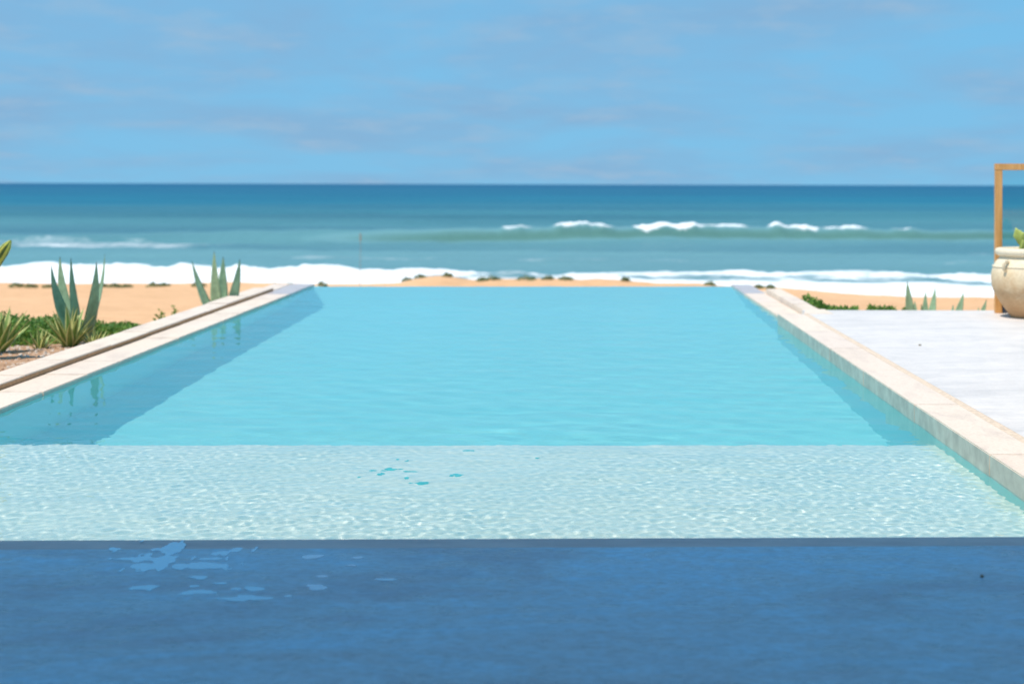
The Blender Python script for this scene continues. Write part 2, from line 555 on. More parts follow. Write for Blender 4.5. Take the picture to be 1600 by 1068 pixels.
# ------------------------------------------------------------------ ground (sand), open where the pool and decks stand
def ground_z(X, Y):
    prof = np.interp(Y, [-40, 13, 16, 20.8, 30, 43, 47, 56, 68, 78, 90, 140, 400], [-0.06, -0.06, -0.18, -0.52, -1.0, -1.70, -1.78, -2.7, -3.9, -4.6, -5.4, -8, -20])
    side = sst(5, 11, X) * sst(22, 44, Y) * (1 - sst(50, 60, Y))
    z = prof - 0.30 * side - 0.12 * sst(15, 26, Y) * sst(2, 5, X)
    crest = np.exp(-((Y - 45) / 2.6) ** 2)
    px = 910 + X / 45 * FP
    bump = 0.06 + 0.30 * np.exp(-((px - 680) / 52) ** 2) + 0.17 * np.exp(-((px - 845) / 60) ** 2) + 0.15 * np.exp(-((px - 960) / 70) ** 2) \
        + 0.13 * np.exp(-((px - 1085) / 45) ** 2) + 0.08 * np.exp(-((px - 770) / 20) ** 2) + 0.12 * np.exp(-((px - 1250) / 60) ** 2) + 0.08 * np.exp(-((px - 1190) / 20) ** 2)
    dip = 0.10 * np.exp(-((px - 500) / 70) ** 2)
    z = z + crest * ((bump) * (1 - sst(4, 9, X)) * sst(-12, -6, X) + 0.0 - dip + 0.09 * (fbm(X * 1.3, Y * 1.3, 5) - 0.5))
    z = z + sst(17, 24, Y) * 0.16 * (fbm(X * 0.35, Y * 0.35, 9, 5) - 0.5)
    return z


gx = np.unique(np.concatenate([np.linspace(-4000, -40, 20), np.linspace(-40, -22, 20), np.arange(-22, 20, 0.22), np.linspace(20, 40, 20), np.linspace(40, 4000, 20), [-4.45, 2.62]]))
gy = np.unique(np.concatenate([np.linspace(-60, 0, 10), np.arange(0, 16, 0.5), np.arange(16, 62, 0.22), np.arange(62, 95, 1.5), np.linspace(95, 400, 12), [-7.5, 20.6]]))
gmesh, _, _ = grid_mesh('ground', gx, gy, ground_z, lambda x, y: (x > -4.45) & (x < 2.62) & (y > -7.5) & (y < 20.6))
ground = set_props(link('ground', gmesh, M['sand']), kind='structure')

# ------------------------------------------------------------------ sea
SEA = -4.5


def breaker_y(X): return 149 + 2.4 * np.sin(X * 0.045 + 0.4) + 1.4 * np.sin(X * 0.13)
def pxat(X, Y): return 910 + X / Y * FP


def crest_mask(X):
    """how strongly the outer wave breaks along its length"""
    m = 0.34 * sst(-12, -6, X) * (1 - sst(24, 40, X))
    for a, b, h in ((778, 846, 0.74), (858, 970, 0.92), (986, 1116, 1.2), (1100, 1186, 0.72), (1200, 1296, 1.0), (1284, 1372, 0.76), (1388, 1450, 0.55)):
        xa, xb = (a - 910) / FP * 149, (b - 910) / FP * 149
        m = np.maximum(m, h * sst(xa - .4, xa + 1.2, X) * (1 - sst(xb - 2.0, xb + .6, X)))
    return m


def bore_y(X):
    """outer front of the white water near the beach"""
    return 100.5 + 2.0 * np.sin(X * 0.09 + 1) + 4.5 * (fbm(X * 0.2, X * 0 + 3, 21, 5, 0.6) - 0.5) - 5 * sst(-16, -4, X) + 4.0 * sst(0, 8, X)


def sea_z(X, Y):
    near = 1 - sst(500, 1500, Y)
    z = near * (0.30 * np.sin(Y * 0.17 + 0.02 * X + 2.0 * fbm(X * 0.02, Y * 0.02, 3)) + 0.5 * (fbm(X * 0.05, Y * 0.14, 4, 4) - 0.5))
    z = z + near * 0.28 * (fbm(X * 0.45, Y * 0.6, 8, 4) - 0.5)
    d = Y - breaker_y(X)
    amp = 1.25 + 0.30 * np.clip(crest_mask(X), 0, 1) - 0.35 * sst(-14, -60, X)
    z = z + amp * np.where(d < 0, np.exp(-(d / 2.2) ** 2), np.exp(-(d / 7.0) ** 2)) * (0.78 + 0.25 * fbm(X * 0.25, Y * 0, 31) + 0.55 * np.clip(crest_mask(X), 0, 1) * (fbm(X * 1.1, Y * 0, 33, 4, 0.7) - 0.4))
    d2 = Y - (137 + 2 * np.sin(X * 0.07))
    z = z + 0.5 * np.where(d2 < 0, np.exp(-(d2 / 2.0) ** 2), np.exp(-(d2 / 6.0) ** 2)) * (1 - sst(-34, -24, X)) 
    b = bore_y(X) - Y
    left = 1 - sst(-16, -4, X)
    z = z + (0.30 + 0.28 * left) * sst(-1.2, 0.8, b) * (1 - sst(3, 16, b)) * (0.05 + 1.9 * fbm(X * 0.45, Y * 0.25, 41, 5, 0.65))
    return SEA + z


sx = np.unique(np.concatenate([-np.geomspace(95, 60000, 40), np.arange(-95, 95, 0.32), np.geomspace(95, 60000, 40)]))
sy = np.unique(np.concatenate([np.arange(66, 140, 0.42), np.arange(140, 160, 0.3), np.arange(160, 185, 0.9), np.arange(185, 300, 1.6), np.geomspace(301, 60000, 70)]))
smesh, SX, SY = grid_mesh('sea', sx, sy, sea_z)
b = bore_y(SX) - SY
n = fbm(SX * 0.22, SY * 0.35, 51, 5)
left = 1 - sst(-17, -5, SX)
solid = sst(-0.6, 1.5, b) * (0.98 * left + (1 - left) * (0.52 + 0.75 * sst(8, 14, b) + 1.6 * (n - 0.5)))
# mottled rollers on the right
roll = (1 - left) * sst(-4, 2, b + 6 * (fbm(SX * 0.06, SY * 0.02, 57) - 0.5)) * 0.35
foam = np.maximum(solid, roll * (0.6 + n))
d = SY - breaker_y(SX)
cm = crest_mask(SX)
foam = np.maximum(foam, cm * np.exp(-((d - 0.2) / np.where(d < 0.2, 0.8 + 1.7 * cm * fbm(SX * 0.55, SY * 0, 63, 4, 0.65) ** 2, 1.2)) ** 2) * (0.78 + 0.6 * fbm(SX * 0.9, SY * 0.7, 61, 4)))
d2 = SY - (137 + 2 * np.sin(SX * 0.07))
foam = np.maximum(foam, 0.47 * np.exp(-((d2 - 1) / 9) ** 2) * (1 - sst(-40, -24, SX)) * (0.25 + 1.15 * fbm(SX * 0.12, SY * 0.3, 71, 4)))
foam = np.maximum(foam, 0.36 * sst(0.58, 0.75, fbm(SX * 0.10, SY * 0.25, 81, 4)) * (1 - sst(125, 150, SY)))
turb = np.interp(SY, [70, 105, 140, 190, 300, 480, 900, 3000, 20000], [0.86, 0.80, 0.68, 0.60, 0.46, 0.30, 0.16, 0.03, 0.0])
turb = turb + 0.10 * (fbm(SX * 0.012, SY * 0.03, 91, 4) - 0.5)
turb = np.maximum(turb, 1.0 * np.exp(-((d + 2.2) / 3.2) ** 2) * sst(-60, -12, SX))
fattr(smesh, 'foam', np.clip(foam, 0, 1.2).ravel())
fattr(smesh, 'turbid', np.clip(turb, 0, 1).ravel())
sea = set_props(link('sea', smesh, M['sea']), kind='structure')

# ------------------------------------------------------------------ pool basin
bm = bmesh.new()
SHELF_Z, FLOOR_Z, SHELF_Y = -0.24, -1.42, 8.42
prism_bm(bm, [(-4.1, 5.2), (2.4, 5.2), (2.4, 21.3), (-4.1, 21.3)], FLOOR_Z - 0.2, FLOOR_Z)           # floor
prism_bm(bm, [(left_x(5.2) - .3, 5.2), (left_x(5.2), 5.2), (left_x(21.3), 21.3), (left_x(21.3) - .3, 21.3)], FLOOR_Z, -0.035)   # left wall
prism_bm(bm, [(RX_NEAR, 5.2), (RX_NEAR + .3, 5.2), (RX_NEAR + .3, Y_STEP), (RX_NEAR, Y_STEP)], FLOOR_Z, -0.035)
prism_bm(bm, [(RX_FAR, Y_STEP), (RX_FAR + .3, Y_STEP), (RX_FAR + .3, 21.3), (RX_FAR, 21.3)], FLOOR_Z, -0.035)
xa, xb = left_x(20.8), RX_FAR                                                                          # sloping far end under the overflow edge
w_ = [bm.verts.new(p) for p in ((xa, far_y(xa) - 1.9, FLOOR_Z), (xb, far_y(xb) - 1.9, FLOOR_Z), (xb, far_y(xb), -0.02), (xa, far_y(xa), -0.02),
                                (xb, far_y(xb) + .25, -0.02), (xa, far_y(xa) + .25, -0.02), (xb, far_y(xb) + .25, FLOOR_Z), (xa, far_y(xa) + .25, FLOOR_Z))]
for f_ in ((0, 1, 2, 3), (3, 2, 4, 5), (5, 4, 6, 7), (7, 6, 1, 0), (0, 3, 5, 7), (1, 6, 4, 2)):
    bm.faces.new([w_[i] for i in f_])
basin = set_props(link('pool_basin', bm_mesh('pool_basin', bm), M['basin']), kind='structure')
bm = bmesh.new()
prism_bm(bm, [(left_x(5.6) + .001, edge_y(-3.7) - 0.1), (RX_NEAR - .001, edge_y(2.1) - 0.1), (RX_NEAR - .001, SHELF_Y + 0.06), (left_x(8.4) + .001, SHELF_Y - 0.03)], FLOOR_Z + .001, SHELF_Z)
shelf = link('shelf', bm_mesh('shelf', bm), M['shelf'], basin)
def flake(px, py, wpx, hpx, seed):
    v = at(px, py, 0.0)
    d_ = Vector((v.x, v.y, 0)).normalized()
    c = v + d_ * (-SHELF_Z * 1.075)
    w = wpx / FP * c.y / 1.6; dep = 1.4 * hpx * c.y * c.y / (FP * 1.5) / 2
    r = random.Random(seed)
    pts = []
    for k in range(18):
        a = 2 * math.pi * k / 18
        q = r.uniform(0.6, 1.15)
        pts.append((w * q * math.cos(a), dep * q * math.sin(a)))
    bm = bmesh.new(); prism_bm(bm, pts, 0.0, 0.003)
    o = link('paint_flake', bm_mesh('paint_flake', bm), M['flake'], shelf)  # small flat turquoise patch lying on the shelf
    o.location = (c.x, c.y, SHELF_Z)
    o.cycles.is_caustics_receiver = True


for i, a in enumerate([(583, 735, 10, 1.6), (600, 735, 10, 1.6), (610, 732.5, 15, 3), (627, 732, 9, 1.4), (642, 736, 20, 2), (596, 741, 10, 3), (563, 745, 6, 1.6), (636, 747, 8, 2.6),
                       (644, 754, 9, 2), (662, 754.5, 21, 3.2), (714, 742, 20, 2.8), (733, 704.5, 15, 1.3), (622, 718, 5, 1.6), (636, 720, 6, 1.2), (840, 715, 6, 1.6)]):
    flake(*a, i)
for o in (basin, shelf):
    o.cycles.is_caustics_receiver = True

# ------------------------------------------------------------------ pool water: real ripples
wx = np.arange(-4.0, 2.2801, 0.011)
wy = np.concatenate([np.arange(5.45, 8.9, 0.011), np.arange(8.9, 21.02, 0.036)])


def ripples(X, Y):
    Z = np.zeros_like(X); S = np.zeros_like(X)
    r2 = np.random.default_rng(5)
    for k in range(46):                                   # long soft ripples everywhere
        lam = 0.16 * (1.1 / 0.16) ** (r2.random() ** 1.2)
        th = r2.normal(math.radians(82), 0.55)
        kx, ky = 2 * math.pi / lam * math.cos(th), 2 * math.pi / lam * math.sin(th)
        Z += 0.0046 * lam / 2 / math.pi * np.sin(kx * X + ky * Y + r2.random() * 6.283)
    for k in range(60):                                   # short ones over the shelf
        lam = r2.uniform(0.038, 0.10)
        th = r2.normal(math.radians(80), 1.0)
        kx, ky = 2 * math.pi / lam * math.cos(th), 2 * math.pi / lam * math.sin(th)
        S += 0.0095 * lam / 2 / math.pi * np.sin(kx * X + ky * Y + r2.random() * 6.283)
    gust = 0.4 + 1.1 * fbm(X * 0.5, Y * 0.35, 77, 3)
    fade = 0.55 + 0.45 * (1 - sst(8.0, 9.0, Y))
    calm = 1 - 0.6 * np.exp(-((X + 0.6) / 1.5) ** 2 - ((Y - 7.7) / 1.0) ** 2)
    sfade = (1 - sst(8.0, 8.8, Y)) * calm * (0.5 + 0.9 * fbm(X * 1.2, Y * 1.2, 79, 3))
    return Z * gust * fade + S * sfade


wmesh, WX, WY = grid_mesh('pool_water', wx, wy, ripples,
                          lambda x, y: (x < left_x(y) - 0.03) | (x > np.where(y < Y_STEP, RX_NEAR, RX_FAR) + 0.03) | (y < edge_y(x) - 0.06) | (y > far_y(x) + 0.02))
water = set_props(link('pool_water', wmesh, M['water']), kind='structure')
water.cycles.is_caustics_caster = True

# ------------------------------------------------------------------ decks
bm = bmesh.new()
LIP = 0.17
prism_bm(bm, [(-9, -7.4), (14, -7.4), (14, edge_y(14) - LIP), (-9, edge_y(-9) - LIP)], -0.5, DECK_Z)
deck = set_props(link('deck', bm_mesh('deck', bm), M['cement']), kind='structure')  # blue of the sky-lit shade is mixed into the deck's colour
bm = bmesh.new()
prism_bm(bm, [(-9, edge_y(-9) - LIP + .002), (14, edge_y(14) - LIP + .002), (14, edge_y(14)), (-9, edge_y(-9))], -0.4, DECK_Z - 0.003)
bmesh.ops.bevel(bm, geom=[e for e in bm.edges if all(v.co.z > 0 and v.co.y > edge_y(v.co.x) - .01 for v in e.verts)], offset=0.02, segments=3, affect='EDGES')
link('deck_edge', bm_mesh('deck_edge', bm), M['edge'], deck)
T_Y1 = 15.84
bm = bmesh.new()
prism_bm(bm, [(2.45, edge_y(2.45) + .002), (14, edge_y(14) + .002), (14, T_Y1), (2.45, T_Y1)], -0.5, 0.108)
terrace = set_props(link('terrace', bm_mesh('terrace', bm), M['white_cement']), kind='structure')

# ------------------------------------------------------------------ coping: every stone on its own
def stone(name, poly, z0, z1, mat, parent, bevel=0.006, stain=None):
    cx = sum(p[0] for p in poly) / len(poly); cy = sum(p[1] for p in poly) / len(poly)
    bm = bmesh.new()
    prism_bm(bm, [(p[0] - cx, p[1] - cy) for p in poly], z0, z1)
    bmesh.ops.bevel(bm, geom=[e for e in bm.edges if all(v.co.z > z1 - 1e-4 for v in e.verts)], offset=bevel, segments=2, affect='EDGES')
    me = bm_mesh(name, bm)
    o = link(name, me, mat, parent)
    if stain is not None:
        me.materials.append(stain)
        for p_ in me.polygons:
            if p_.normal.x < -0.75: p_.material_index = 1  # faces turned to the pool get the greyer green limestone
    o.location = (cx, cy, random.uniform(-0.002, 0.002))
    return o


def run(y0, y1, step):
    ys = [y0]
    while ys[-1] < y1 - step * 0.6:
        ys.append(ys[-1] + step * random.uniform(0.85, 1.15))
    ys[-1] = y1
    return list(zip(ys, ys[1:]))


def coping(name, label): return set_props(empty(name, (0, 0, 0)), label, 'pool coping')


G = 0.003
cl = set_props(empty('coping'), kind='structure')
for a, c in run(5.5, 20.85, 0.95):
    wet = a > 18.6
    jx = random.uniform(-.004, .004)
    stone('coping_stone', [(left_x(a) - .33, a + G), (left_x(a) + jx, a + G), (left_x(c) + jx, c - G), (left_x(c) - .33, c - G)], -0.034, 0.03, M['wet'] if wet else M['coping'], cl)
for a, c in run(5.5, 19.55, 1.05):
    stone('kerb_stone', [(left_x(a) - .60, a + G), (left_x(a) - .335 + random.uniform(-.006, .006), a + G), (left_x(c) - .335 + random.uniform(-.006, .006), c - G), (left_x(c) - .60, c - G)], 0.061, 0.072 + random.uniform(-.003, .003), M['coping'], cl, 0.003)
stone('kerb_stone', [(left_x(20) - .60, 19.56), (left_x(20) - .335, 19.56), (left_x(21) - .335, 20.85), (left_x(21) - .60, 20.85)], -0.25, 0.031, M['coping'], cl)
bm = bmesh.new(); prism_bm(bm, [(left_x(5.5) - .58, 5.5), (left_x(5.5) - .02, 5.5), (left_x(21) - .02, 20.8), (left_x(21) - .58, 20.8)], -0.6, -0.036)
link('mortar_bed', bm_mesh('mortar_bed', bm), M['grout'], cl)
cr_ = set_props(empty('coping'), kind='structure')
for a, c in run(edge_y(2.3) + .01, Y_STEP, 1.5):
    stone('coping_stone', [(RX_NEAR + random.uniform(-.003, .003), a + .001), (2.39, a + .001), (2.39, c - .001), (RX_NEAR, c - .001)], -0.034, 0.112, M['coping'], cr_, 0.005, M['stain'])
for a, c in run(Y_STEP + .005, 21.0, 0.8):
    stone('coping_stone', [(RX_FAR, a + G), (RX_FAR + .29, a + G), (RX_FAR + .29, c - G), (RX_FAR, c - G)], -0.034, 0.03, M['wet'] if a > 18.9 else M['coping'], cr_)
for a, c in run(Y_STEP + .6, 19.3, 1.0):
    stone('kerb_stone', [(RX_FAR + .295, a + G), (RX_FAR + .50, a + G), (RX_FAR + .50, c - G), (RX_FAR + .295, c - G)], -0.3, 0.09, M['coping'], cr_)
stone('kerb_stone', [(2.40, Y_STEP + .005), (2.72, Y_STEP + .005), (2.72, Y_STEP + .58), (2.495, Y_STEP + .58)], -0.3, 0.113, M['coping'], cr_)
bm = bmesh.new(); prism_bm(bm, [(2.392, edge_y(2.3) + .01), (2.449, edge_y(2.3) + .01), (2.449, Y_STEP), (2.392, Y_STEP)], -0.3, 0.1075)
link('mortar_joint', bm_mesh('mortar_joint', bm), M['grout'], cr_)
bm = bmesh.new(); prism_bm(bm, [(2.42, Y_STEP), (2.68, Y_STEP), (2.68, 20.6), (2.42, 20.6)], -1.2, -0.036)
link('mortar_bed', bm_mesh('mortar_bed', bm), M['grout'], cr_)
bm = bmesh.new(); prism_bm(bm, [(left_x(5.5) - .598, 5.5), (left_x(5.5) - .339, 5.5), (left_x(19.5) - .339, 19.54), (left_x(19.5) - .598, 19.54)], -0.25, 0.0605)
link('kerb_mortar', bm_mesh('kerb_mortar', bm), M['brown_mortar'], cl)  # brown strip puts the shade on the stone riser into its colour
# outer face of the overflow wall
bm = bmesh.new(); prism_bm(bm, [(-4.6, 21.32), (2.75, 21.32), (2.75, 21.45), (-4.6, 21.45)], -2.0, -0.25)
link('overflow_wall', bm_mesh('overflow_wall', bm), M['white'], basin)

# ------------------------------------------------------------------ the house behind the camera whose roof shades the front deck
house = set_props(empty('house', (0, -3, DECK_Z)), 'white house whose flat roof shades the front deck', 'house')
ROOF_Z = 4.6
sh = (ROOF_Z) / math.tan(SUN_EL) * -SUN_H.y
bm = bmesh.new()
prism_bm(bm, [(-10, -7), (9, -7), (9, edge_y(9 - 1) + 0.20 - sh), (-10, edge_y(-9) + 0.20 - sh)], ROOF_Z, ROOF_Z + 0.28)
o = link('roof', bm_mesh('roof', bm), M['white'], house); o.matrix_parent_inverse = Matrix.Translation((0, 3, -DECK_Z))
for x in (-8.6, 7.6):
    o = box('column', x - .2, x + .2, 3.3, 3.7, DECK_Z, ROOF_Z, M['white'], house); o.matrix_parent_inverse = Matrix.Translation((0, 3, -DECK_Z))
o = box('wall', -10, 9, -7, -6.7, DECK_Z, ROOF_Z, M['white'], house); o.matrix_parent_inverse = Matrix.Translation((0, 3, -DECK_Z))
for x in (-6, -1.4, 3.2):
    o = box('door', x, x + 2.6, -6.69, -6.62, DECK_Z + .02, 2.5, M['wood'], house); o.matrix_parent_inverse = Matrix.Translation((0, 3, -DECK_Z))

# ------------------------------------------------------------------ puddles on the deck
def puddle(blobs, seed, cell=0.005):
    """one sheet of water whose ragged outline is a noisy union of blobs (x, y, half width, half depth in metres)"""
    x0 = min(b[0] - 1.5 * b[2] for b in blobs); x1 = max(b[0] + 1.5 * b[2] for b in blobs)
    y0 = min(b[1] - 1.5 * b[3] for b in blobs); y1 = max(b[1] + 1.5 * b[3] for b in blobs)
    xs = np.arange(x0, x1, cell); ys = np.arange(y0, y1, cell * 1.5)
    X, Y = np.meshgrid(xs, ys)
    f = np.zeros_like(X)
    for bx, by, bw, bd in blobs:
        f = np.maximum(f, 1 - ((X - bx) / bw) ** 2 - ((Y - by) / bd) ** 2)
        f = f + 0.25 * np.exp(-((X - bx) / bw) ** 2 - ((Y - by) / bd) ** 2)
    f = f + 2.6 * (fbm(X * 14, Y * 7, seed, 4, 0.6) - 0.5)
    idx = np.arange(X.size).reshape(X.shape)
    keep = (f[:-1, :-1] + f[1:, 1:] + f[1:, :-1] + f[:-1, 1:]) > 1.75
    q = np.stack([idx[:-1, :-1], idx[:-1, 1:], idx[1:, 1:], idx[1:, :-1]], -1)[keep]
    q = q[(Y.ravel()[q] < edge_y(X.ravel()[q]) - 0.03).all(axis=1)]
    if len(q) < 4: return
    used, inv = np.unique(q.ravel(), return_inverse=True)
    P = np.stack([X.ravel() - blobs[0][0], Y.ravel() - blobs[0][1], np.full(X.size, 0.0)], -1)[used]
    o = link('puddle', mesh_np('puddle', P, inv.reshape(-1, 4)), M['puddle'])
    o.location = (blobs[0][0], blobs[0][1], DECK_Z + 0.0004 + 0.00005 * (seed % 7))
    return set_props(o, kind='structure')


def blob(px, py, wpx, hpx):
    c = at(px, py, DECK_Z)
    return (c.x, c.y, wpx / FP * c.y / 2, abs(at(px, py - hpx / 2, DECK_Z).y - at(px, py + hpx / 2, DECK_Z).y) / 2)


PUD = [[(272, 858, 44, 22), (262, 874, 56, 18), (235, 884, 70, 12), (205, 873, 110, 5), (285, 884, 40, 12), (320, 885, 80, 9), (305, 880, 60, 6)],
       [(330, 873, 40, 6)], [(228, 917, 40, 8)], [(312, 901, 36, 6)], [(343, 911, 30, 6)], [(305, 915, 30, 7), (312, 924, 40, 7)], [(372, 920, 34, 6)], [(404, 920, 30, 6)],
       [(360, 935, 60, 5), (405, 934, 70, 7)], [(488, 870, 32, 5)], [(560, 871, 24, 5)], [(548, 883, 30, 6)], [(505, 900, 40, 5)], [(504, 918, 34, 8)], [(452, 931, 20, 5)], [(600, 905, 50, 5)]]
for i, p in enumerate(PUD):
    puddle([blob(*b_) for b_ in p], 100 + i)

# ------------------------------------------------------------------ leaves
def leaf_mesh(name, base, tip, width, bend=0.0, face=(0, -1, 0.2), thick=0.03, nseg=14, keel=0.25, twist=0.0):
    """thick pointed leaf from base to tip; bend pushes the middle outwards (away from vertical)"""
    base, tip = Vector(base), Vector(tip)
    ax = tip - base; L = ax.length
    up = Vector((0, 0, 1))
    out = Vector((ax.x, ax.y, 0))
    out = out.normalized() if out.length > 1e-4 else Vector((1, 0, 0))
    ctrl = (base + tip) / 2 + out * bend * L + up * (-bend * 0.2 * L)
    V, S, U, Fc = [], [], [], []
    prof = [(-1, 0.25, 1), (-0.62, 0.02, 0.62), (0, -0.35, 0), (0.62, 0.02, 0.62), (1, 0.25, 1), (0.55, -0.75, 0.55), (0, -1.05, 0), (-0.55, -0.75, 0.55)]
    for i in range(nseg + 1):
        t = i / nseg
        p = base * (1 - t) ** 2 + ctrl * 2 * t * (1 - t) + tip * t * t
        tan = ((ctrl - base) * (1 - t) + (tip - ctrl) * t).normalized()
        f = Vector(face)
        if twist: f = Matrix.Rotation(twist * t, 3, tan) @ f
        side = tan.cross(f).normalized()
        nrm = side.cross(tan).normalized()
        w = width / 2 * (0.72 + 0.28 * math.sin(min(1, t / 0.4) * math.pi / 2)) * (1 - max(0, (t - 0.25) / 0.75) ** 1.7) + 0.0015
        th = thick * (1 - t) ** 0.7 + 0.001
        for a, bb, s in prof:
            V.append(p + side * (a * w) + nrm * (bb * th * 0.5 + abs(a) * keel * w))
            S.append(abs(a)); U.append(t)
    n = len(prof)
    for i in range(nseg):
        for k in range(n):
            Fc.append((i * n + k, i * n + (k + 1) % n, (i + 1) * n + (k + 1) % n, (i + 1) * n + k))
    me = mesh_np(name, [tuple(v) for v in V], Fc)
    fattr(me, 's', S); fattr(me, 'u', U)
    return me


def agave(loc, leaves, label, extra=4, size=0.7, seed=0):
    """leaves: (tip dx, dy, dz, width, bend, face)"""
    root = set_props(empty('agave', loc), label, 'agave', 'blue green agaves in the planting')
    for (tx, ty, tz, w, bend, face) in leaves:
        b0 = Vector((tx, ty, 0)) * 0.12
        link('leaf', leaf_mesh('leaf', b0, (tx, ty, tz), w, bend * 1.5, face, twist=0.25 * math.sin(40 * tx)), M['agave'], root)
    r = random.Random(seed)
    for k in range(extra):
        a = r.uniform(0, 6.28)
        tz = size * r.uniform(0.35, 0.6); rad = size * r.uniform(0.25, 0.4)
        d_ = Vector((math.cos(a), math.sin(a), 0))
        link('leaf', leaf_mesh('leaf', d_ * 0.04, d_ * rad + Vector((0, 0, tz)), 0.10, 0.05, -d_ + Vector((0, 0, 0.5))), M['agave'], root)
    return root


def px_leaf(loc, px, py, dy):
    p = at(px, py, Y=loc.y + dy)
    return p.x - loc.x, dy, p.z - loc.z


A1 = Vector((at(128, 520, Y=14.1).x, 14.1, -0.07))
agave(A1, [(*px_leaf(A1, 80, 413, -0.10), 0.15, 0.09, (0.85, -0.5, -0.15)), (*px_leaf(A1, 94, 401, 0.12), 0.14, 0.08, (-0.4, -0.8, 0.45)),
           (*px_leaf(A1, 111, 403, -0.12), 0.11, 0.05, (0.9, -0.45, -0.1)), (*px_leaf(A1, 151, 409, -0.22), 0.125, 0.09, (0.45, -0.7, -0.55)),
           (*px_leaf(A1, 164, 397, 0.15), 0.12, 0.08, (-0.8, -0.5, 0.4))],
      'large blue green agave behind the striped rosette in the left bed', 2, 0.45, 3)
A2 = Vector((at(345, 478, Y=18.2).x, 18.2, -0.32))
agave(A2, [(*px_leaf(A2, 300, 408, 0.05), 0.13, 0.05, (0.75, -0.6, 0.0)), (*px_leaf(A2, 335, 392, -0.12), 0.17, 0.02, (-0.25, -1, 0.2)),
           (*px_leaf(A2, 349, 401, 0.10), 0.16, 0.02, (0.15, -1, 0.2)), (*px_leaf(A2, 375, 405, -0.14), 0.15, 0.06, (0.5, -0.7, -0.5))],
      'lone agave with a broad pale middle leaf beside the left kerb', 2, 0.5, 5)
for (bx, Yb, tips, lab) in (
        (1432, 16.6, [(1418, 440, .12, -.05), (1430, 470, .09, .1)], 'agave with one tall thin leaf beyond the terrace edge'),
        (1450, 17.2, [(1447, 455, .10, .0), (1462, 449, .11, .1), (1440, 475, .08, -.1)], 'small agave with two crossed leaves beyond the terrace edge'),
        (1484, 16.9, [(1506, 457, .11, .0), (1490, 476, .08, .1)], 'agave leaf leaning right beyond the terrace, left of the outermost sprig'),
        (1518, 17.0, [(1542, 468, .09, .0), (1530, 480, .07, .1)], 'lowest agave sprig beside the wooden post beyond the terrace')):
    L0 = at(bx, 500, Y=Yb); L0.z = float(ground_z(np.array([L0.x]), np.array([Yb]))[0]) - 0.02
    agave(L0, [(*px_leaf(L0, tx, ty, dyy), w, 0.03, (-0.4, -0.8, 0.3)) for tx, ty, w, dyy in tips], lab, 2, 0.25, int(bx))


def rosette(loc, n_, L, label, seed, spread=0.92):
    root = set_props(empty('striped_rosette', loc), label, 'succulent', 'yellow edged rosettes in the left bed')
    r = random.Random(seed)
    for k in range(n_):
        a = k * 2.39996 + r.uniform(-.2, .2)
        inc = spread * ((k + 0.6) / n_) ** 0.6 * r.uniform(0.85, 1.1)
        d_ = Vector((math.cos(a), math.sin(a), 0))
        l_ = L * r.uniform(0.8, 1.08)
        tip = d_ * (l_ * math.sin(inc)) + Vector((0, 0, l_ * math.cos(inc)))
        link('leaf', leaf_mesh('leaf', d_ * 0.025, tip, 0.068 * r.uniform(.85, 1.15) * (L / 0.4), -0.03, -d_ * math.cos(inc) + Vector((0, 0, math.sin(inc) + .15)), 0.012, 8), M['vari'], root)
    return root


def gz(x, y): return float(ground_z(np.array([x]), np.array([y]))[0])


for px, Y, n_, L, lab, sd in ((110, 13.7, 28, 0.42, 'full yellow edged rosette in front of the large agave', 1),
                              (-2, 13.0, 28, 0.45, 'yellow edged rosette cut by the left border of the photo', 2),
                              (64, 13.5, 14, 0.22, 'thin yellowing rosette between the two full rosettes', 3),
                              (150, 13.6, 16, 0.22, 'small yellow edged rosette at the kerb below the agave', 4)):
    p = at(px, 500, Y=Y)
    rosette(Vector((p.x, Y, gz(p.x, Y) - 0.01)), n_, L, lab, sd)


# ------------------------------------------------------------------ leafy ground cover
def leafy(name, spots, mat, n_, size, seed, kind=None, zbase=None):
    """spots: (x, y, rx, ry, h); thousands of small folded leaves over low mounds"""
    r = np.random.default_rng(seed)
    V, R = [], []
    wts = np.array([s[2] * s[3] + 0.02 for s in spots]); wts /= wts.sum()
    for si in r.choice(len(spots), n_, p=wts):
        x, y, rx, ry, h = spots[si]
        a = r.random() * 6.283; q = math.sqrt(r.random())
        lx, ly = x + rx * q * math.cos(a), y + ry * q * math.sin(a)
        top = h * (1 - q ** 2.2) * (0.65 + 0.6 * vnoise(np.array(lx * 5.), np.array(ly * 5.), 2))
        lz = (gz(lx, ly) if zbase is None else zbase) + top * (0.25 + 0.75 * r.random() ** 0.5)
        d_ = Vector((r.normal(), r.normal(), r.normal() * 0.7 + 0.7)).normalized()
        s_ = d_.cross(Vector((r.normal(), r.normal(), r.normal()))).normalized()
        nn = d_.cross(s_)
        sz = size * r.uniform(0.6, 1.35)
        c = Vector((lx, ly, lz))
        V += [c, c + d_ * sz * .5 + s_ * sz * .28 + nn * sz * .08, c + d_ * sz, c + d_ * sz * .5 - s_ * sz * .28 + nn * sz * .08]
        R += [r.random()] * 4
    k = len(V) // 4
    idx = np.arange(k) * 4
    f = np.concatenate([np.stack([idx, idx + 1, idx + 2], -1), np.stack([idx, idx + 2, idx + 3], -1)])
    me = mesh_np(name, [tuple(v) for v in V], f, False)
    fattr(me, 'rnd', R)
    return me


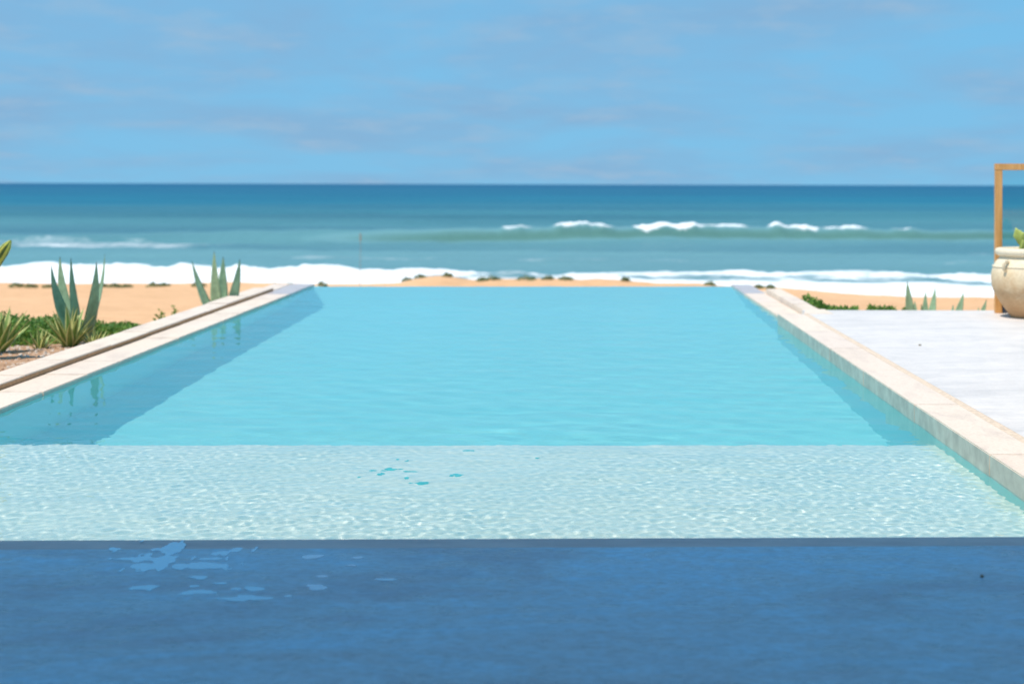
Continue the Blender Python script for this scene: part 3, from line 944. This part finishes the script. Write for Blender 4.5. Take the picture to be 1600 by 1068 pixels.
spots = []
for px, Y, rx, ry, h in ((20, 14.2, .55, .5, .30), (60, 14.6, .5, .5, .33), (100, 15.0, .5, .5, .28), (30, 15.2, .6, .5, .34), (150, 15.2, .4, .5, .20), (185, 15.6, .3, .5, .17), (-40, 14.4, .7, .6, .35), (-90, 15, .7, .6, .32), (205, 15.9, .2, .3, .12), (10, 14.0, .3, .25, .2)):
    p = at(px, 500, Y=Y); spots.append((min(p.x, -4.42 - rx), Y, rx, ry, h * .78))
o = link('ground_cover', leafy('ground_cover', spots, M['shrub'], 13000, 0.048, 1), M['shrub'])
set_props(o, 'dense green leafy ground cover behind the rosettes in the left bed', 'ground cover', kind='stuff')
spots = []
for px, Y, rx, ry, h in ((1262, 17.6, .10, .3, .26), (1275, 17.2, .16, .3, .22), (1300, 17.0, .16, .25, .15), (1318, 16.9, .10, .2, .12), (1335, 16.8, .06, .2, .12), (1362, 16.9, .05, .1, .12), (1378, 16.8, .10, .15, .12), (1392, 16.8, .08, .15, .13), (1420, 16.9, .10, .1, .07)):
    p = at(px, 480, Y=Y); spots.append((p.x, Y, rx * .9, ry, h * .62))
o = link('ground_cover', leafy('ground_cover', spots, M['shrub'], 2600, 0.045, 2, zbase=-0.02), M['shrub'])
set_props(o, 'low green sprigs growing beyond the edge of the white terrace', 'ground cover', kind='stuff')

for px, py, Y, h, lab in ((251, 500, 17.0, .06, 'tiny green sprig left of the other by the left kerb'), (273, 494, 17.3, .10, 'tiny green sprig right of the other by the left kerb')):
    p = at(px, py, Y=Y)
    z0 = gz(p.x, Y)
    rt = set_props(empty('sprig', (p.x, Y, z0)), lab, 'plant', 'sprigs by the left kerb')
    bm = bmesh.new(); tube_bm(bm, [(0, 0, -.02), (.01, 0, h + 0.12)], [.006, .003], 6)
    link('stem', bm_mesh('stem', bm), M['stem'], rt)
    me = leafy('leaves', [(0, 0, .06, .06, h + 0.15)], M['shrub'], 90, 0.045, int(px), zbase=0.0)
    link('foliage', me, M['shrub'], rt)

# tufts along the dune crest
lab_t = ['small dark tuft on the dune crest left of the big agave', 'low tuft on the dune crest between the two left agaves', 'dark tuft on top of the highest sand mound behind the pool']
tufts = [(24, .38, .16, 'leftmost dark tuft on the dune crest'), (47, .30, .13, 'second dark tuft from the left on the dune crest'), (75, .34, .10, 'low tuft on the crest seen left of the large agave'),
         (158, .26, .13, 'dark tuft on the crest just right of the large agave'), (178, .34, .14, 'paired tuft on the crest, right of the large agave'), (197, .26, .13, 'brown tuft on the crest at the middle of the left sand'),
         (240, .40, .17, 'widest tuft on the crest between the two left agaves'), (256, .26, .10, 'small tuft on the crest left of the lone agave'), (308, .34, .14, 'tuft on the crest seen through the leaves of the lone agave'),
         (430, .22, .10, 'small tuft above the far end of the left kerb'), (452, .20, .12, 'dot of green above the far left pool corner'), (502, .26, .20, 'single dark tuft standing in front of the white foam'),
         (635, .30, .14, 'dark tuft on the left shoulder of the highest sand mound'), (655, .30, .14, 'dark tuft on the top of the highest sand mound'), (698, .24, .12, 'small tuft on the right shoulder of the highest sand mound'),
         (752, .34, .14, 'tuft left of the second sand mound behind the pool'), (768, .38, .14, 'tuft touching the second sand mound on its left'), (820, .55, .15, 'widest dark tuft behind the middle of the pool'),
         (855, .34, .13, 'tuft right of the widest one behind the pool'), (882, .40, .12, 'faint tuft on the low sand right of the pool middle'), (976, .24, .14, 'small tuft behind the right half of the pool'),
         (1108, .30, .14, 'tuft on the last sand mound before the right coping'), (1185, .30, .14, 'brown tuft above the far right pool corner'), (1203, .26, .12, 'brown tuft just right of the far right pool corner')]
for i, (px, r_, h, lab) in enumerate(tufts):
    X = (px - 910) / FP * 44.6
    z0 = gz(X, 44.6)
    rt = set_props(empty('dune_tuft', (X, 44.6, z0)), lab, 'dune plant', 'tufts along the dune crest')
    me = leafy('tuft', [(0, 0, r_ * .5, r_ * .5, h * .8), (r_ * .4, 0.1, r_ * .3, r_ * .3, h * .6)], M['dune'], 200, 0.07, 300 + i, zbase=-0.01)
    link('foliage', me, M['dune'], rt)

# thin stake on the beach
p0 = at(563, 440, Y=44.0); p1 = at(563, 366, Y=44.0)
st = set_props(empty('stake', (p0.x, 44.0, gz(p0.x, 44.0))), 'thin upright stake on the beach behind the pool', 'stake')
bm = bmesh.new(); tube_bm(bm, [(0, 0, -.2), (0.01, 0, p1.z - gz(p0.x, 44.0))], [.010, .007], 8)
link('pole', bm_mesh('pole', bm), M['driftwood'], st)
bm = bmesh.new(); tube_bm(bm, [(0.01, -0.03, p1.z - gz(p0.x, 44.0) - .22), (0.01, -0.03, p1.z - gz(p0.x, 44.0) + .03)], [.026, .02], 8)
link('marker', bm_mesh('marker', bm), M['driftwood'], st)

# ------------------------------------------------------------------ gravel in the left bed
def gravel():
    r = np.random.default_rng(9)
    t = (1 + 5 ** .5) / 2
    ico = np.array([(-1, t, 0), (1, t, 0), (-1, -t, 0), (1, -t, 0), (0, -1, t), (0, 1, t), (0, -1, -t), (0, 1, -t), (t, 0, -1), (t, 0, 1), (-t, 0, -1), (-t, 0, 1)]) / 1.9
    fi = np.array([(0, 11, 5), (0, 5, 1), (0, 1, 7), (0, 7, 10), (0, 10, 11), (1, 5, 9), (5, 11, 4), (11, 10, 2), (10, 7, 6), (7, 1, 8), (3, 9, 4), (3, 4, 2), (3, 2, 6), (3, 6, 8), (3, 8, 9), (4, 9, 5), (2, 4, 11), (6, 2, 10), (8, 6, 7), (9, 8, 1)])
    V, Fc, R = [], [], []
    for k in range(9000):
        y = r.uniform(9.5, 15.5); x = -4.42 - r.random() * 1.9
        s = 0.007 + 0.014 * r.random() ** 2.5
        z = gz(x, y) + s * 0.3
        v = ico * (s * r.uniform(.7, 1.3, 3)) * r.uniform(.85, 1.15, (12, 1)) + (x, y, z)
        Fc.append(fi + 12 * k); V.append(v); R += [r.random()] * 12
    me = mesh_np('gravel', np.concatenate(V), np.concatenate(Fc), False)
    fattr(me, 'rnd', R)
    return me


set_props(link('gravel', gravel(), M['pebble']), 'pinkish gravel covering the bed beside the left kerb', 'gravel', kind='stuff')
soil_x = np.linspace(-8, -4.36, 30); soil_y = np.linspace(5, 16.3, 60)
sm, _, _ = grid_mesh('garden_bed', soil_x, soil_y, lambda X, Y: ground_z(X, Y) + 0.012 + 0.03 * (fbm(X * 4, Y * 4, 3) - .5) - 0.2 * sst(15.4, 16.3, Y))
set_props(link('garden_bed', sm, M['soil']), kind='structure')

# ------------------------------------------------------------------ columnar cactus at the left border
def cactus_arm(name, pts, rad, parent):
    bm = bmesh.new()
    seg = 20
    rings = []
    n_ = len(pts)
    for i, p in enumerate(pts):
        p = Vector(p)
        d_ = (Vector(pts[min(i + 1, n_ - 1)]) - Vector(pts[max(i - 1, 0)])).normalized()
        a = d_.cross(Vector((0, 1, 0.02))).normalized(); b_ = d_.cross(a).normalized()
        t = i / (n_ - 1)
        rr = rad * (0.75 + 0.25 * min(1, t * 4)) * (1 - max(0, (t - 0.78) / 0.22) ** 2 * 0.8)
        rings.append([bm.verts.new(p + (a * math.cos(2 * math.pi * k / seg) + b_ * math.sin(2 * math.pi * k / seg)) * rr * (1.15 if k % 4 == 0 else (0.98 if k % 2 else 0.72)) * random.uniform(.95, 1.06)) for k in range(seg)])
    ribs = []
    for r0, r1 in zip(rings, rings[1:]):
        for k in range(seg):
            f = bm.faces.new((r0[k], r0[(k + 1) % seg], r1[(k + 1) % seg], r1[k]))
            f.material_index = 1 if k % 4 in (0, 3) else 0
    bm.faces.new(rings[-1])
    me = bm_mesh(name, bm, True)
    me.materials.append(M['cactus']); me.materials.append(M['rib'])
    return link(name, me, None, parent)


CB = at(-42, 500, Y=12.4); CB.z = gz(CB.x, 12.4)
cac = set_props(empty('cactus', CB), 'yellow green columnar cactus arm reaching in at the left border', 'cactus')
tp = at(17, 376, Y=12.4) - CB
cactus_arm('stem', [(0, 0, -.05 + k * 0.11) for k in range(12)], 0.085, cac)
cactus_arm('arm', [Vector((0.03, 0, 0.50)).lerp(tp, k / 10) + Vector((-0.02, 0, 0.01)) * math.sin(math.pi * k / 10) for k in range(11)], 0.045, cac)
cactus_arm('arm', [Vector((-0.03, 0, 0.4)).lerp(Vector((-.35, .1, 1.0)), k / 10) + Vector((-0.08, 0, -0.05)) * math.sin(math.pi * k / 10) for k in range(11)], 0.06, cac)

# ------------------------------------------------------------------ wooden framed glass screen
sc_ = set_props(empty('glass_screen', (4.5, 15.5, 0.108)), 'wooden framed glass screen behind the clay jar', 'glass screen')
YS = 15.52
zt = at(1557, 256, Y=YS).z
xl = at(1555, 400, Y=YS).x
z0 = 0.108


def sbox(name, x0, x1, y0, y1, za, zb, mat, bevel=0.0, parent=sc_):
    o = box(name, x0, x1, y0, y1, za, zb, mat, parent, bevel)
    o.matrix_parent_inverse = Matrix.Translation((-4.5, -15.5, -0.108))
    return o


W_ = 0.07
sbox('post', xl, xl + W_, YS - .035, YS + .035, z0, zt - 0.0705, M['wood'], 0.004)
sbox('rail', xl - .003, xl + 2.2, YS - .038, YS + .038, zt - 0.07, zt, M['wood'], 0.004)
sbox('post', xl + 2.2 - W_, xl + 2.197, YS - .035, YS + .035, z0, zt - 0.0705, M['wood'], 0.004)
sbox('kick_panel', xl + W_ + .001, xl + 2.2 - W_ - .001, YS - .02, YS + .02, z0, z0 + 0.17, M['slate'])  # dark navy panel along the foot of the glass
sbox('pane', xl + W_ - .004, xl + 2.2 - W_ + .004, YS - .005, YS + .005, z0 + 0.171, zt - 0.066, M['glass'])

# ------------------------------------------------------------------ clay jar with its plant
JY = 15.0
jc = at(1608, 491, Y=JY); jz = 0.108
JH = at(1600, 382, Y=JY).z - jz
u = 1 / FP * JY          # one photograph pixel in metres at the jar
jar = set_props(empty('clay_jar', (jc.x, JY, jz)), 'cream clay jar with rolled rim standing on the white terrace', 'jar')
prof = [(0.0, 0.0), (25, 0.0), (28, 2), (35, 12), (46.5, 28), (54.5, 44), (57, 58), (56.5, 70), (53, 82), (48, 90), (44.5, 94), (43.5, 96.5)]
rimp = [(43.5, 96.5), (47, 97), (50, 99.5), (51, 103), (50, 106.5), (47, 108.5), (43, 108.5), (40.5, 106), (40, 100), (42, 92), (46, 84), (40, 70), (0, 70)]


def lathe(name, prof, sc, seg=64, wob=0.0):
    V, Fc = [], []
    for i, (r_, z_) in enumerate(prof):
        for k in range(seg):
            a = 2 * math.pi * k / seg
            rr = r_ * (1 + wob * math.sin(3 * a + z_ * .05) + wob * .6 * math.sin(7 * a + z_ * .11))
            V.append((rr * sc * math.cos(a), rr * sc * math.sin(a), z_ * sc))
    for i in range(len(prof) - 1):
        for k in range(seg):
            Fc.append((i * seg + k, i * seg + (k + 1) % seg, (i + 1) * seg + (k + 1) % seg, (i + 1) * seg + k))
    return mesh_np(name, V, Fc)


def dense(prof, n_=4):
    out = []
    P = [prof[0]] + list(prof) + [prof[-1]]
    for i in range(1, len(P) - 2):
        for k in range(n_):
            t = k / n_
            out.append(tuple(0.5 * (2 * P[i][j] + (P[i + 1][j] - P[i - 1][j]) * t + (2 * P[i - 1][j] - 5 * P[i][j] + 4 * P[i + 1][j] - P[i + 2][j]) * t * t + (3 * P[i][j] - P[i - 1][j] - 3 * P[i + 1][j] + P[i + 2][j]) * t ** 3) for j in (0, 1)))
    out.append(prof[-1])
    return out


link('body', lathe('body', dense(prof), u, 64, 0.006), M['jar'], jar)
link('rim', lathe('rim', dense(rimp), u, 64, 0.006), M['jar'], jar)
for ang in (3.75, 3.75 + math.pi):
    bm = bmesh.new()
    c0 = Vector((math.cos(ang), math.sin(ang), 0)); tg = Vector((-math.sin(ang), math.cos(ang), 0))
    pts = [c0 * (51 * u) + Vector((0, 0, 88 * u)), c0 * (58 * u) + Vector((0, 0, 90 * u)), c0 * (61.5 * u) + Vector((0, 0, 84 * u)), c0 * (60 * u) + Vector((0, 0, 77 * u)), c0 * (54 * u) + Vector((0, 0, 74 * u))]
    tube_bm(bm, pts, [.02, .018, .017, .018, .02], 10)
    link('lug', bm_mesh('lug', bm, True), M['jar'], jar)
for s_ in (0.0,):
    ring = [(54.6 + 0.9 * math.cos(a), 80 + 1.2 * math.sin(a)) for a in np.linspace(-math.pi / 2, math.pi / 2, 7)]
    link('band', lathe('band', [(52.5, 78.4)] + ring + [(52, 82)], u, 64, 0.006), M['jar'], jar)

pc = set_props(empty('potted_cactus', (jc.x, JY, jz + 70 * u)), 'pale green lobed cactus growing out of the clay jar', 'cactus')


def pad(loc, size, rz, lean, seed):
    r = random.Random(seed)
    bm = bmesh.new()
    bmesh.ops.create_icosphere(bm, subdivisions=3, radius=1)
    for v in bm.verts:
        a = math.atan2(v.co.z, v.co.x)
        k = 1 + 0.10 * math.sin(5 * a + seed) + 0.05 * math.sin(9 * a)
        v.co = Vector((v.co.x * size * 0.62 * k, v.co.y * size * 0.13, v.co.z * size * k + size * 0.9))
    me = bm_mesh('pad', bm, True)
    o = link('pad', me, M['pad'], pc)
    o.location = loc; o.rotation_euler = (r.uniform(-.3, .3), lean, rz)


for i, (x, y, z, s, rz, ln) in enumerate([(-.05, -.10, .16, .115, .5, -.55), (-.12, -.05, .12, .10, -.3, -.9), (-.03, 0, .2, .14, .2, -.1), (.08, -.05, .18, .13, -.5, .4), (.15, .05, .16, .12, .3, .8), (.02, .1, .3, .13, 1.0, .1), (-.06, .05, .30, .09, -.8, -.3)]):
    pad((x, y, z), s, rz, ln, i)

# ------------------------------------------------------------------ debris specks
for px, py, z, s, lab in ((1438, 540, 0.108, 0.014, 'tiny dark pebble lying on the white terrace'), (1536, 901, DECK_Z, 0.008, 'tiny dark speck of grit on the shaded front deck')):
    p = at(px, py, z)
    bm = bmesh.new(); bmesh.ops.create_icosphere(bm, subdivisions=2, radius=s)
    for v in bm.verts: v.co = v.co * random.uniform(.8, 1.2); v.co.z *= .6
    o = link('pebble', bm_mesh('pebble', bm), M['driftwood']); o.location = (p.x, p.y, z + s * .5)
    set_props(o, lab, 'pebble')
